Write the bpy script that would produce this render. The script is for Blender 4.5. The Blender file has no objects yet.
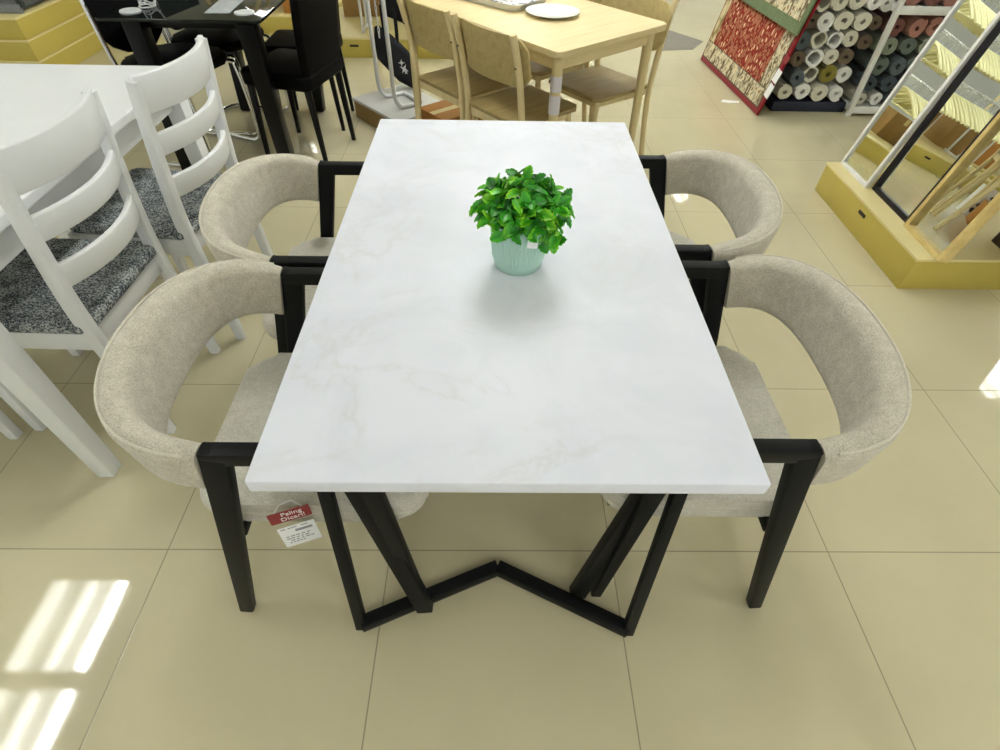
import bpy, bmesh, math, random
from mathutils import Vector, Matrix, Euler

S = bpy.context.scene
C = S.collection
rng = random.Random(7)
PI = math.pi

# ------------------------------------------------------------------ camera, world, exposure
cam_d = bpy.data.cameras.new('camera')
cam = bpy.data.objects.new('camera', cam_d)
C.objects.link(cam)
cam_d.sensor_width = 36.0
cam_d.lens = 36.0 * 530.0 / 1000.0
cam_d.clip_start = 0.02
PITCH, ROLL, YAW = 0.819, 0.0224, 0.0195
cam.matrix_world = (Matrix.Translation((0, 0, 1.40)) @ Matrix.Rotation(-YAW, 4, 'Z') @
                    Matrix.Rotation(PI / 2 - PITCH, 4, 'X') @ Matrix.Rotation(ROLL, 4, 'Z'))
S.camera = cam
w = bpy.data.worlds.new('store_ambient')
S.world = w
w.use_nodes = True
w.node_tree.nodes['Background'].inputs[0].default_value = (0.96, 1.0, 0.97, 1)
w.node_tree.nodes['Background'].inputs[1].default_value = 0.30
S.view_settings.view_transform = 'Standard'
S.view_settings.look = 'None'
S.view_settings.gamma = 1.0
S.view_settings.use_curve_mapping = False
S.view_settings.exposure = 1.72
LAMP = 20.0            # emission of the fluorescent tubes
S.cycles.caustics_reflective = False
S.cycles.caustics_refractive = False
S.cycles.max_bounces = 8
S.cycles.sample_clamp_indirect = 6.0


# ------------------------------------------------------------------ mesh helpers
def new():
    return bmesh.new()


def put(dst, src, M=None, mi=0):
    """append bmesh src (transformed) to dst"""
    if M is not None:
        src.transform(M)
    vm = {}
    for v in src.verts:
        vm[v] = dst.verts.new(v.co)
    for f in src.faces:
        try:
            nf = dst.faces.new([vm[v] for v in f.verts])
            nf.material_index = mi if mi else f.material_index
        except ValueError:
            pass
    src.free()
    return dst


def box(bm, c, s, rot=None, bev=0.0, seg=2, mi=0):
    b = new()
    bmesh.ops.create_cube(b, size=1.0)
    for v in b.verts:
        v.co = Vector((v.co.x * s[0], v.co.y * s[1], v.co.z * s[2]))
    if bev > 0:
        bmesh.ops.bevel(b, geom=list(b.edges), offset=min(bev, min(s) * .49), segments=seg, profile=0.5, affect='EDGES')
    M = Matrix.Translation(c)
    if rot is not None:
        M = M @ (rot if isinstance(rot, Matrix) else Euler(rot).to_matrix().to_4x4())
    return put(bm, b, M, mi)


def bar(bm, p0, p1, w, h, w1=None, h1=None, side=(0, 1, 0), bev=0.003, mi=0):
    """rectangular bar from p0 to p1; w is measured along `side`, h across it; tapers to w1,h1"""
    p0, p1 = Vector(p0), Vector(p1)
    w1 = w if w1 is None else w1
    h1 = h if h1 is None else h1
    z = (p1 - p0).normalized()
    y = Vector(side)
    y = (y - z * y.dot(z)).normalized()
    x = y.cross(z)
    b = new()
    vs = []
    for p, ww, hh in ((p0, w, h), (p1, w1, h1)):
        for sx, sy in ((-1, -1), (1, -1), (1, 1), (-1, 1)):
            vs.append(b.verts.new(p + x * sx * hh / 2 + y * sy * ww / 2))
    b.faces.new(vs[3::-1])
    b.faces.new(vs[4:])
    for k in range(4):
        b.faces.new((vs[k], vs[(k + 1) % 4], vs[4 + (k + 1) % 4], vs[4 + k]))
    if bev > 0:
        bmesh.ops.bevel(b, geom=list(b.edges), offset=bev, segments=2, profile=0.5, affect='EDGES')
    return put(bm, b, None, mi)


def catmull(pts, n=6, closed=False):
    P = [Vector(p) for p in pts]
    out = []
    N = len(P)
    rngk = range(N) if closed else range(N - 1)
    for i in rngk:
        if closed:
            a, b, c, d = P[i - 1], P[i], P[(i + 1) % N], P[(i + 2) % N]
        else:
            a, b, c, d = P[max(i - 1, 0)], P[i], P[i + 1], P[min(i + 2, N - 1)]
        for k in range(n):
            t = k / n
            out.append(0.5 * ((2 * b) + (c - a) * t + (2 * a - 5 * b + 4 * c - d) * t * t + (3 * b - a - 3 * c + d) * t ** 3))
    if not closed:
        out.append(P[-1])
    return out


def tube(bm, pts, r, n=10, closed=False, mi=0, r1=None):
    P = [Vector(p) for p in pts]
    N = len(P)
    rings = []
    up = None
    for i, p in enumerate(P):
        if closed:
            t = (P[(i + 1) % N] - P[i - 1]).normalized()
        else:
            t = (P[min(i + 1, N - 1)] - P[max(i - 1, 0)]).normalized()
        if up is None:
            up = Vector((0, 0, 1)) if abs(t.z) < .9 else Vector((1, 0, 0))
        up = (up - t * up.dot(t)).normalized()
        sd = t.cross(up)
        rr = r if r1 is None else r + (r1 - r) * i / (N - 1)
        rings.append([bm.verts.new(p + (up * math.cos(2 * PI * k / n) + sd * math.sin(2 * PI * k / n)) * rr) for k in range(n)])
    for i in range(N if closed else N - 1):
        A, B = rings[i], rings[(i + 1) % N]
        for k in range(n):
            f = bm.faces.new((A[k], A[(k + 1) % n], B[(k + 1) % n], B[k]))
            f.material_index = mi
    if not closed:
        bm.faces.new(rings[0][::-1]).material_index = mi
        bm.faces.new(rings[-1]).material_index = mi
    return bm


def lathe(bm, prof, c=(0, 0, 0), n=32, fn=None, mi=0):
    """prof: list of (r,z); r=0 closes with a pole"""
    rings = []
    for r, z in prof:
        if r <= 1e-6:
            rings.append([bm.verts.new((c[0], c[1], c[2] + z))])
        else:
            ring = []
            for k in range(n):
                a = 2 * PI * k / n
                rr = r * (fn(a, r, z) if fn else 1)
                ring.append(bm.verts.new((c[0] + rr * math.cos(a), c[1] + rr * math.sin(a), c[2] + z)))
            rings.append(ring)
    for A, B in zip(rings, rings[1:]):
        for k in range(n):
            k2 = (k + 1) % n
            if len(A) == 1 and len(B) == 1:
                continue
            if len(A) == 1:
                f = bm.faces.new((A[0], B[k2], B[k]))
            elif len(B) == 1:
                f = bm.faces.new((A[k], A[k2], B[0]))
            else:
                f = bm.faces.new((A[k], A[k2], B[k2], B[k]))
            f.material_index = mi
    return bm


def sweep(bm, frames, section, closed=False, mi=0):
    """frames: list of (origin, ex, ey); section: list of (a,b) or function(i)->list"""
    rings = []
    for i, (o, ex, ey) in enumerate(frames):
        sec = section(i) if callable(section) else section
        rings.append([bm.verts.new(Vector(o) + Vector(ex) * a + Vector(ey) * b) for a, b in sec])
    n = len(rings[0])
    N = len(rings)
    for i in range(N if closed else N - 1):
        A, B = rings[i], rings[(i + 1) % N]
        for k in range(n):
            bm.faces.new((A[k], A[(k + 1) % n], B[(k + 1) % n], B[k])).material_index = mi
    if not closed:
        bm.faces.new(rings[0][::-1]).material_index = mi
        bm.faces.new(rings[-1]).material_index = mi
    return bm


def rrect(w, h, r, n=4):
    """rounded rectangle outline centred on 0"""
    out = []
    for cx, cy, a0 in ((w / 2 - r, h / 2 - r, 0), (-w / 2 + r, h / 2 - r, PI / 2), (-w / 2 + r, -h / 2 + r, PI), (w / 2 - r, -h / 2 + r, 1.5 * PI)):
        for k in range(n + 1):
            a = a0 + PI / 2 * k / n
            out.append((cx + r * math.cos(a), cy + r * math.sin(a)))
    return out


def prism(bm, poly, z0, z1, bev=0.0, M=None, mi=0):
    b = new()
    lo = [b.verts.new((x, y, z0)) for x, y in poly]
    hi = [b.verts.new((x, y, z1)) for x, y in poly]
    n = len(poly)
    bot = b.faces.new(lo[::-1])
    top = b.faces.new(hi)
    for k in range(n):
        b.faces.new((lo[k], lo[(k + 1) % n], hi[(k + 1) % n], hi[k]))
    if bev > 0:
        ed = list(set(list(top.edges) + list(bot.edges)))
        bmesh.ops.bevel(b, geom=ed, offset=bev, segments=3, profile=0.5, affect='EDGES')
    return put(bm, b, M, mi)


def obj(name, bm, mats, parent=None, smooth=40, recalc=True):
    me = bpy.data.meshes.new(name)
    if recalc:
        bmesh.ops.recalc_face_normals(bm, faces=list(bm.faces))
    bm.to_mesh(me)
    bm.free()
    if not isinstance(mats, (list, tuple)):
        mats = [mats]
    for m in mats:
        me.materials.append(m)
    if smooth:
        me.polygons.foreach_set('use_smooth', [True] * len(me.polygons))
        me.set_sharp_from_angle(angle=math.radians(smooth))
    o = bpy.data.objects.new(name, me)
    C.objects.link(o)
    if parent is not None:
        o.parent = parent
    return o


def tag(o, label, cat, group=None):
    o['label'] = label
    o['category'] = cat
    if group:
        o['group'] = group
    return o


def thing(name, label, cat, loc=(0, 0, 0), rz=0.0, group=None):
    o = bpy.data.objects.new(name, None)
    o.empty_display_size = 0.05
    C.objects.link(o)
    o.location = loc
    o.rotation_euler = (0, 0, rz)
    return tag(o, label, cat, group)


def structure(name, bm, m, smooth=0):
    o = obj(name, bm, m, None, smooth)
    o['kind'] = 'structure'
    return o


def dup(root, label=None, loc=None, rz=None, group=None):
    """copy a thing, its parts and its sub-parts"""
    r = root.copy()
    C.objects.link(r)
    if loc is not None:
        r.location = loc
    if rz is not None:
        r.rotation_euler = (0, 0, rz)
    if label:
        r['label'] = label
    if group:
        r['group'] = group
    for ch in list(root.children):
        c = ch.copy()
        C.objects.link(c)
        c.parent = r
        for g in list(ch.children):
            d = g.copy()
            C.objects.link(d)
            d.parent = c
    return r


def text_bm(s, size, extrude=0.0004):
    cu = bpy.data.curves.new('lettering_curve', 'FONT')
    cu.body = s
    cu.size = size
    cu.extrude = extrude
    cu.align_x = 'CENTER'
    cu.align_y = 'CENTER'
    cu.resolution_u = 3
    o = bpy.data.objects.new('lettering_curve', cu)
    C.objects.link(o)
    dg = bpy.context.evaluated_depsgraph_get()
    me = bpy.data.meshes.new_from_object(o.evaluated_get(dg))
    b = new()
    b.from_mesh(me)
    bpy.data.objects.remove(o)
    bpy.data.meshes.remove(me)
    bpy.data.curves.remove(cu)
    return b


# ------------------------------------------------------------------ materials
def mat(name, col=(.8, .8, .8), rough=.5, metal=0.0, spec=0.5, **kw):
    m = bpy.data.materials.new(name)
    m.use_nodes = True
    p = m.node_tree.nodes['Principled BSDF']
    p.inputs['Base Color'].default_value = (*col, 1)
    p.inputs['Roughness'].default_value = rough
    p.inputs['Metallic'].default_value = metal
    p.inputs['Specular IOR Level'].default_value = spec
    for k, v in kw.items():
        p.inputs[k.replace('_', ' ')].default_value = v
    return m


class NT:
    def __init__(s, m):
        s.t = m.node_tree
        s.p = s.t.nodes['Principled BSDF']

    def n(s, kind, **kw):
        nd = s.t.nodes.new(kind)
        for k, v in kw.items():
            if k in nd.inputs:
                nd.inputs[k].default_value = v
            else:
                setattr(nd, k, v)
        return nd

    def l(s, a, b):
        s.t.links.new(a, b)

    def coords(s, scale=(1, 1, 1), rot=(0, 0, 0)):
        tc = s.n('ShaderNodeTexCoord')
        mp = s.n('ShaderNodeMapping')
        mp.inputs['Scale'].default_value = scale
        mp.inputs['Rotation'].default_value = rot
        s.l(tc.outputs['Object'], mp.inputs[0])
        return mp.outputs[0]

    def ramp(s, fac, stops, interp='LINEAR'):
        r = s.n('ShaderNodeValToRGB')
        r.color_ramp.interpolation = interp
        e = r.color_ramp.elements
        while len(e) < len(stops):
            e.new(0.5)
        for el, (pos, c) in zip(e, stops):
            el.position = pos
            el.color = (*c, 1) if len(c) == 3 else c
        s.l(fac, r.inputs[0])
        return r.outputs[0]

    def mix(s, fac, a, b, mode='MIX'):
        mx = s.n('ShaderNodeMix', data_type='RGBA', blend_type=mode)
        for src, i in ((fac, 0), (a, 6), (b, 7)):
            if hasattr(src, 'links') or hasattr(src, 'is_linked'):
                s.l(src, mx.inputs[i])
            elif i == 0:
                mx.inputs[0].default_value = src
            else:
                mx.inputs[i].default_value = (*src, 1)
        return mx.outputs[2]

    def math(s, op, a, b=None):
        m = s.n('ShaderNodeMath', operation=op)
        for i, x in enumerate((a, b)):
            if x is None:
                continue
            if hasattr(x, 'is_linked'):
                s.l(x, m.inputs[i])
            else:
                m.inputs[i].default_value = x
        return m.outputs[0]

    def bump(s, h, strength=.2, dist=.001):
        b = s.n('ShaderNodeBump')
        b.inputs['Strength'].default_value = strength
        b.inputs['Distance'].default_value = dist
        s.l(h, b.inputs['Height'])
        s.l(b.outputs[0], s.p.inputs['Normal'])


def noise(nt, vec, scale, detail=4, rough=.55, dist=0.0):
    n = nt.n('ShaderNodeTexNoise')
    n.inputs['Scale'].default_value = scale
    n.inputs['Detail'].default_value = detail
    n.inputs['Roughness'].default_value = rough
    n.inputs['Distortion'].default_value = dist
    nt.l(vec, n.inputs['Vector'])
    return n.outputs['Fac']


def m_floor():
    m = mat('polished_beige_tile', (.5, .45, .3), .09, 0, .5)
    nt = NT(m)
    tc = nt.n('ShaderNodeTexCoord')
    sep = nt.n('ShaderNodeSeparateXYZ')
    nt.l(tc.outputs['Object'], sep.inputs[0])
    T = 0.607
    fx = nt.math('DIVIDE', nt.math('SUBTRACT', sep.outputs[0], -0.278), T)
    fy = nt.math('DIVIDE', nt.math('SUBTRACT', sep.outputs[1], 0.645), T)
    dx = nt.math('ABSOLUTE', nt.math('SUBTRACT', nt.math('FRACT', nt.math('ADD', fx, .5)), .5))
    dy = nt.math('ABSOLUTE', nt.math('SUBTRACT', nt.math('FRACT', nt.math('ADD', fy, .5)), .5))
    d = nt.math('MINIMUM', dx, dy)
    seam = nt.ramp(d, [(0.0018, (1, 1, 1)), (0.0034, (0, 0, 0))])
    cell = nt.n('ShaderNodeCombineXYZ')
    nt.l(nt.math('FLOOR', fx), cell.inputs[0])
    nt.l(nt.math('FLOOR', fy), cell.inputs[1])
    wn = nt.n('ShaderNodeTexWhiteNoise')
    nt.l(cell.outputs[0], wn.inputs['Vector'])
    v = nt.coords()
    cloud = noise(nt, v, 2.2, 5, .6, .4)
    base = nt.ramp(cloud, [(.3, (.555, .505, .335)), (.7, (.615, .56, .375))])
    base = nt.mix(nt.math('MULTIPLY', wn.outputs['Value'], .10), base, (.47, .42, .27))
    col = nt.mix(seam, base, (.17, .14, .085))
    nt.l(col, nt.p.inputs['Base Color'])
    r = nt.math('ADD', nt.math('MULTIPLY', seam, .5), nt.math('ADD', .02, nt.math('MULTIPLY', noise(nt, v, 6, 3), .05)))
    nt.l(r, nt.p.inputs['Roughness'])
    nt.bump(nt.math('SUBTRACT', 1.0, seam), .25, .0006)
    return m


def m_marble():
    m = mat('white_marble_laminate', (.83, .84, .86), .42, 0, .4)
    nt = NT(m)
    v = nt.coords()
    w1 = noise(nt, v, 3.2, 6, .62, 1.6)
    d = nt.math('ABSOLUTE', nt.math('SUBTRACT', w1, .5))
    vein = nt.ramp(d, [(0.0, (1, 1, 1)), (.018, (.35, .35, .35)), (.06, (0, 0, 0))])
    vein = nt.math('MULTIPLY', vein, nt.ramp(noise(nt, v, 2.3, 3), [(.42, (0, 0, 0)), (.68, (1, 1, 1))]))
    cloud = nt.ramp(noise(nt, v, 5.5, 6, .6, .8), [(.25, (.735, .762, .86)), (.6, (.81, .832, .93))])
    col = nt.mix(nt.math('MULTIPLY', vein, .38), cloud, (.60, .58, .58))
    nt.l(col, nt.p.inputs['Base Color'])
    return m


def m_fabric(name, c0, c1, scale=380, rough=.95, bump=.5):
    m = mat(name, c0, rough, 0, .15)
    m.node_tree.nodes['Principled BSDF'].inputs['Sheen Weight'].default_value = .25
    nt = NT(m)
    v = nt.coords()
    n1 = noise(nt, v, scale, 2, .6)
    n2 = noise(nt, v, scale * .12, 3, .6)
    f = nt.math('ADD', nt.math('MULTIPLY', n1, .7), nt.math('MULTIPLY', n2, .3))
    col = nt.ramp(f, [(.36, c0), (.64, c1)])
    nt.l(col, nt.p.inputs['Base Color'])
    nt.bump(n1, bump, .0015)
    return m


def m_speckle():
    m = mat('grey_speckled_weave', (.2, .2, .2), .9, 0, .15)
    nt = NT(m)
    v = nt.coords((1, 1.0, 1))
    n1 = noise(nt, v, 210, 2, .5)
    n2 = noise(nt, v, 22, 2, .5)
    f = nt.math('ADD', n1, nt.math('MULTIPLY', nt.math('SUBTRACT', n2, .5), .35))
    col = nt.ramp(f, [(.40, (.055, .065, .075)), (.5, (.17, .19, .20)), (.62, (.50, .52, .52))])
    nt.l(col, nt.p.inputs['Base Color'])
    nt.bump(n1, .5, .0015)
    return m


def m_wood(name, c0, c1, scale=(3, 40, 40), rough=.45):
    m = mat(name, c0, rough, 0, .35)
    nt = NT(m)
    v = nt.coords(scale)
    n1 = noise(nt, v, 1.0, 5, .6, .6)
    nt.l(nt.ramp(n1, [(.3, c0), (.7, c1)]), nt.p.inputs['Base Color'])
    return m


def m_soft(name, col, rough, amt=.12, scale=7, spec=.4):
    """a plain finish with faint handling marks"""
    m = mat(name, col, rough, 0, spec)
    nt = NT(m)
    v = nt.coords()
    n1 = noise(nt, v, scale, 4, .6)
    lo = tuple(c * (1 - amt) for c in col)
    nt.l(nt.ramp(n1, [(.35, lo), (.65, col)]), nt.p.inputs['Base Color'])
    return m


def m_rug(name, ground, blots, scale=24):
    m = mat(name, ground, .95, 0, .1)
    nt = NT(m)
    v = nt.coords((1, 1.0, .6))
    vo = nt.n('ShaderNodeTexVoronoi', feature='F1')
    vo.inputs['Scale'].default_value = scale
    ds = nt.n('ShaderNodeVectorMath', operation='ADD')
    nz = nt.n('ShaderNodeTexNoise')
    nz.inputs['Scale'].default_value = scale * .55
    nt.l(v, nz.inputs['Vector'])
    sc = nt.n('ShaderNodeVectorMath', operation='SCALE')
    sc.inputs['Scale'].default_value = .05
    nt.l(nz.outputs['Color'], sc.inputs[0])
    nt.l(v, ds.inputs[0])
    nt.l(sc.outputs[0], ds.inputs[1])
    nt.l(ds.outputs[0], vo.inputs['Vector'])
    col = nt.ramp(vo.outputs['Distance'], blots)
    n2 = noise(nt, v, scale * 1.7, 2, .6)
    col = nt.mix(nt.ramp(n2, [(.56, (0, 0, 0)), (.6, (1, 1, 1))]), col, ground)
    nt.l(col, nt.p.inputs['Base Color'])
    nt.bump(n2, .6, .003)
    return m


M = {}
M['floor'] = m_floor()
M['marble'] = m_marble()
M['black_metal'] = m_soft('black_powder_coat', (.0025, .0035, .0042), .5, .15, 40, .2)
M['beige'] = m_fabric('beige_chenille', (.40, .365, .29), (.66, .615, .52))
M['beige_seat'] = m_fabric('beige_weave', (.46, .44, .37), (.67, .645, .56))
M['piping'] = m_fabric('beige_piping', (.55, .51, .42), (.68, .64, .55))
M['white'] = m_soft('white_lacquer', (.80, .815, .83), .34, .03)
M['speckle'] = m_speckle()
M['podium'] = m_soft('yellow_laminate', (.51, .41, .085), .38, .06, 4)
M['podium_top'] = m_soft('lit_yellow_laminate', (.74, .64, .31), .40, .05, 4)  # podium yellow made paler: overhead light on the tops put into the colour
M['slot'] = mat('dark_recess', (.02, .012, .008), .8)
M['wood'] = m_wood('pale_rubberwood', (.66, .53, .27), (.76, .64, .37))
M['wood_post'] = m_wood('pale_turned_wood', (.64, .52, .27), (.74, .62, .36), (30, 30, 3))
M['wood_seat'] = m_wood('plywood_veneer', (.38, .295, .12), (.50, .40, .18))
M['wood_seat_shaded'] = m_wood('shaded_plywood_seat', (.25, .185, .07), (.35, .265, .115))  # plywood darkened: the table's shade on the seats put into the colour
M['plaster'] = m_soft('white_plaster', (.82, .83, .80), .8, .03, 2)
M['lamp_housing'] = mat('white_enamel', (.85, .86, .85), .35)
M['black_leather'] = m_soft('black_leatherette', (.0016, .0016, .002), .55, .2, 60, .08)
M['chrome'] = mat('chrome', (.82, .83, .84), .10, 1.0)
M['glass_black'] = m_soft('black_glass', (.003, .006, .005), .05, .1, 3, .35)
M['black_gloss'] = m_soft('black_gloss_leg', (.002, .002, .0025), .3, .1, 6, .2)
M['silver'] = m_soft('brushed_cap', (.62, .64, .65), .35, .08, 30)
M['mirror'] = mat('mirror_glass', (.90, .93, .90), .0, 1.0)
M['frame_white'] = m_soft('white_frame', (.86, .86, .84), .4, .03)
M['frame_black'] = m_soft('black_frame', (.012, .010, .016), .4, .1, 30)
M['frame_wood'] = m_wood('oak_frame', (.62, .46, .17), (.75, .59, .26), (25, 25, 25))
M['frame_brown'] = m_wood('dark_brown_frame', (.05, .03, .02), (.08, .05, .03))
M['mirror_back'] = m_wood('hardboard', (.30, .20, .10), (.38, .26, .14))
M['pot'] = m_soft('mint_glaze', (.42, .62, .52), .35, .04, 20)
M['soil'] = m_soft('dark_soil', (.05, .045, .03), .95, .5, 120)
M['stem'] = mat('green_stem', (.05, .22, .03), .6)
M['paper'] = m_soft('white_card', (.84, .84, .85), .6, .03)
M['paper_red'] = m_soft('red_print', (.26, .028, .032), .5, .05)
M['ink'] = m_soft('grey_ink', (.28, .28, .32), .7, .1)
M['ink_dark'] = m_soft('dark_ink', (.06, .06, .09), .7, .1)
M['plate'] = m_soft('white_porcelain', (.86, .88, .88), .18, .02)
M['label'] = m_soft('lilac_label', (.72, .68, .74), .5, .04)
M['carton'] = m_soft('brown_carton', (.36, .22, .075), .8, .15, 9)
M['carton_orange'] = m_soft('orange_carton', (.45, .20, .04), .7, .12, 9)
M['steel_white'] = m_soft('pale_steel', (.70, .71, .72), .3, .04)
M['grey_board'] = m_soft('pale_grey_board', (.60, .60, .57), .30, .05)
M['cloth_black'] = m_soft('black_cloth', (.012, .013, .016), .85, .25, 50)
M['logo'] = mat('white_print', (.7, .71, .72), .7)
M['dark_metal'] = m_soft('dark_grey_metal', (.045, .055, .06), .4, .15, 12)
M['grey_metal'] = m_soft('grey_metal_edge', (.22, .23, .24), .4, .1, 12)
M['shelf_white'] = m_soft('white_shelf', (.80, .81, .77), .45, .04)
M['shelf_dark'] = mat('dark_backboard', (.03, .02, .018), .8)
M['navy'] = m_soft('navy_plinth', (.018, .022, .045), .5, .1, 5)
M['hanger'] = m_soft('cream_plastic', (.82, .78, .45), .35, .04)
M['hanger_grey'] = m_soft('grey_plastic', (.42, .43, .42), .35, .06)
M['rug_red'] = m_rug('red_rug_field', (.20, .028, .020), [(.06, (.80, .68, .46)), (.24, (.66, .44, .24)), (.32, (.34, .04, .03)), (.45, (.22, .016, .014)), (.6, (.40, .16, .09))], 27)
M['rug_border'] = m_rug('cream_rug_border', (.70, .62, .42), [(.04, (.12, .05, .04)), (.20, (.38, .26, .12)), (.30, (.72, .66, .46)), (.7, (.16, .12, .07))], 25)
M['rug_border_two'] = m_rug('gold_rug_border', (.66, .56, .34), [(.05, (.45, .18, .08)), (.2, (.50, .38, .14)), (.3, (.74, .64, .40)), (.7, (.26, .20, .08))], 15)
M['rug_hem'] = m_fabric('red_rug_hem', (.18, .002, .004), (.29, .006, .010), 200)
M['rug_line'] = m_fabric('dark_rug_line', (.05, .04, .02), (.10, .08, .04), 200)
M['rug_green'] = m_fabric('green_rug_hem', (.09, .13, .05), (.15, .20, .09), 200)
M['inlay'] = m_soft('grey_floor_tile', (.24, .22, .18), .10, .1, 4)


def m_leaf():
    m = mat('plastic_leaf', (.06, .35, .02), .38, 0, .45)
    nt = NT(m)
    at = nt.n('ShaderNodeAttribute')
    at.attribute_name = 'shade'
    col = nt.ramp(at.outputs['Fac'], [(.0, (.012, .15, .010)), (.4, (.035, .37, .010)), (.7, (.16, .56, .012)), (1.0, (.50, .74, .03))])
    nt.l(col, nt.p.inputs['Base Color'])
    return m


M['leaf'] = m_leaf()

# ------------------------------------------------------------------ the room
b = new()
box(b, (0, 3.5, -.05), (24, 21, .1))
structure('floor', b, M['floor'])
b = new()
box(b, (0, 3.5, 2.98), (24, 21, .1))
structure('ceiling', b, M['plaster'])
b = new()
box(b, (0, 12.0, 1.5), (24, .12, 3.0))
structure('wall_back', b, M['plaster'])
# grey inlay tile set in the aisle
b = new()
prism(b, [(1.43, 5.13), (1.70, 5.17), (1.86, 5.42), (1.60, 5.80)], 0.0, .0015)
structure('trim_1', b, M['inlay'])


def make_lamp():
    t = thing('ceiling_lamp', 'square white ceiling lamp with three glowing tubes', 'ceiling lamp', (0, 0, 0), 0, 'ceiling lamps over the showroom')
    b = new()
    box(b, (0, 0, -.01), (.62, .68, .02), bev=.003)
    for sx in (-1, 1):
        bar(b, (sx * .30, -.33, -.055), (sx * .30, .33, -.055), .09, .015, side=(0, 0, 1))
    for sy in (-1, 1):
        bar(b, (-.30, sy * .33, -.055), (.30, sy * .33, -.055), .09, .015, side=(0, 0, 1))
    obj('housing', b, M['lamp_housing'], t)
    me = mat('glowing_tube', (1, 1, 1), .5)
    me.node_tree.nodes['Principled BSDF'].inputs['Emission Color'].default_value = (0.98, 1.0, .975, 1)
    me.node_tree.nodes['Principled BSDF'].inputs['Emission Strength'].default_value = LAMP
    dim = mat('dim_tube', (1, 1, 1), .5)
    dim.node_tree.nodes['Principled BSDF'].inputs['Emission Color'].default_value = (0.98, 1.0, .975, 1)
    dim.node_tree.nodes['Principled BSDF'].inputs['Emission Strength'].default_value = LAMP * .16
    for x, mm in ((-.24, dim), (0.0, dim), (.24, me)):
        b = new()
        tube(b, [(x, -.31, -.075), (x, .31, -.075)], .034, 12)
        obj('lamp_tube', b, mm, t)
    return t


lamp = make_lamp()
spots = [(-3.17, 1.37), (-3.17, .60), (-3.2, 9.4), (4.6, -1.2),
         (.05, 2.35), (.05, 3.3), (.05, 4.25), (.05, 5.4), (.05, 7.0), (1.72, 5.05), (1.7, 8.6), (3.2, 8.1),
         (4.5, 6.7), (5.6, 4.0), (6.2, 6.7), (.05, -1.7), (3.2, -.5), (1.9, -2.0)]  # several of these spots are unseen, added to brighten back and right
for i, (x, y) in enumerate(spots):
    o = lamp if i == 0 else dup(lamp)
    o.location = (x, y, 2.93)

# ------------------------------------------------------------------ main table
CX, CY, TW, TL, TZ = .0245, 1.034, .746, 1.272, .75
t = thing('dining_table', 'rectangular white marble-topped dining table on a black geometric metal base', 'dining table', (CX, CY, 0))
b = new()
prism(b, rrect(TW, TL, .004, 2), TZ - .026, TZ, .0025)
obj('table_top', b, M['marble'], t)
feet = {}
for end in (-1, 1):
    hy = lambda y: end * (CY - y)
    apex = (-.008, hy(.590), .016)
    fo = {-1: (-.346, hy(.446), .016), 1: (.316, hy(.434), .016)}
    for sx in (-1, 1):
        b = new()
        bar(b, fo[sx], apex, .034, .032, side=(0, 0, 1), bev=.002)
        obj('floor_bar', b, M['black_metal'], t)
        top = (sx * .337, hy(.560), TZ - .026)
        b = new()
        bar(b, (fo[sx][0], fo[sx][1], .0), top, .022, .026, side=(0, 1, 0), bev=.002)
        obj('outer_leg', b, M['black_metal'], t)
        inner = (sx * .192 if sx < 0 else .200, hy(.492 if sx < 0 else .530), 0)
        b = new()
        bar(b, inner, (top[0] - sx * .012, top[1], TZ - .027), .030, .040, side=(0, 1, 0), bev=.002)
        obj('inner_leg', b, M['black_metal'], t)
b = new()
for end in (-1, 1):
    bar(b, (-.33, end * (CY - .56), TZ - .036), (.33, end * (CY - .56), TZ - .036), .04, .02, side=(0, 1, 0), bev=.002)
obj('top_rail', b, M['black_metal'], t)


# ------------------------------------------------------------------ armchairs (local: faces +x, post corner at x = 0)
def band_path(n=44):
    pts = []
    for i in range(n + 1):
        a = -PI / 2 + PI * i / n
        ca, sa = math.cos(a), math.sin(a)
        x = -.030 - .160 * abs(ca) ** (2 / 2.7)
        y = .254 * math.copysign(abs(sa) ** (2 / 2.7), sa)
        pts.append(Vector((x, y, 0)))
    # resample by length for an even mesh
    L = [0]
    for p, q in zip(pts, pts[1:]):
        L.append(L[-1] + (q - p).length)
    out = []
    N = 40
    for k in range(N + 1):
        s = L[-1] * k / N
        j = max(i for i in range(len(L)) if L[i] <= s + 1e-9)
        j = min(j, len(pts) - 2)
        u = (s - L[j]) / max(1e-9, L[j + 1] - L[j])
        out.append(pts[j].lerp(pts[j + 1], u))
    return out


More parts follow.
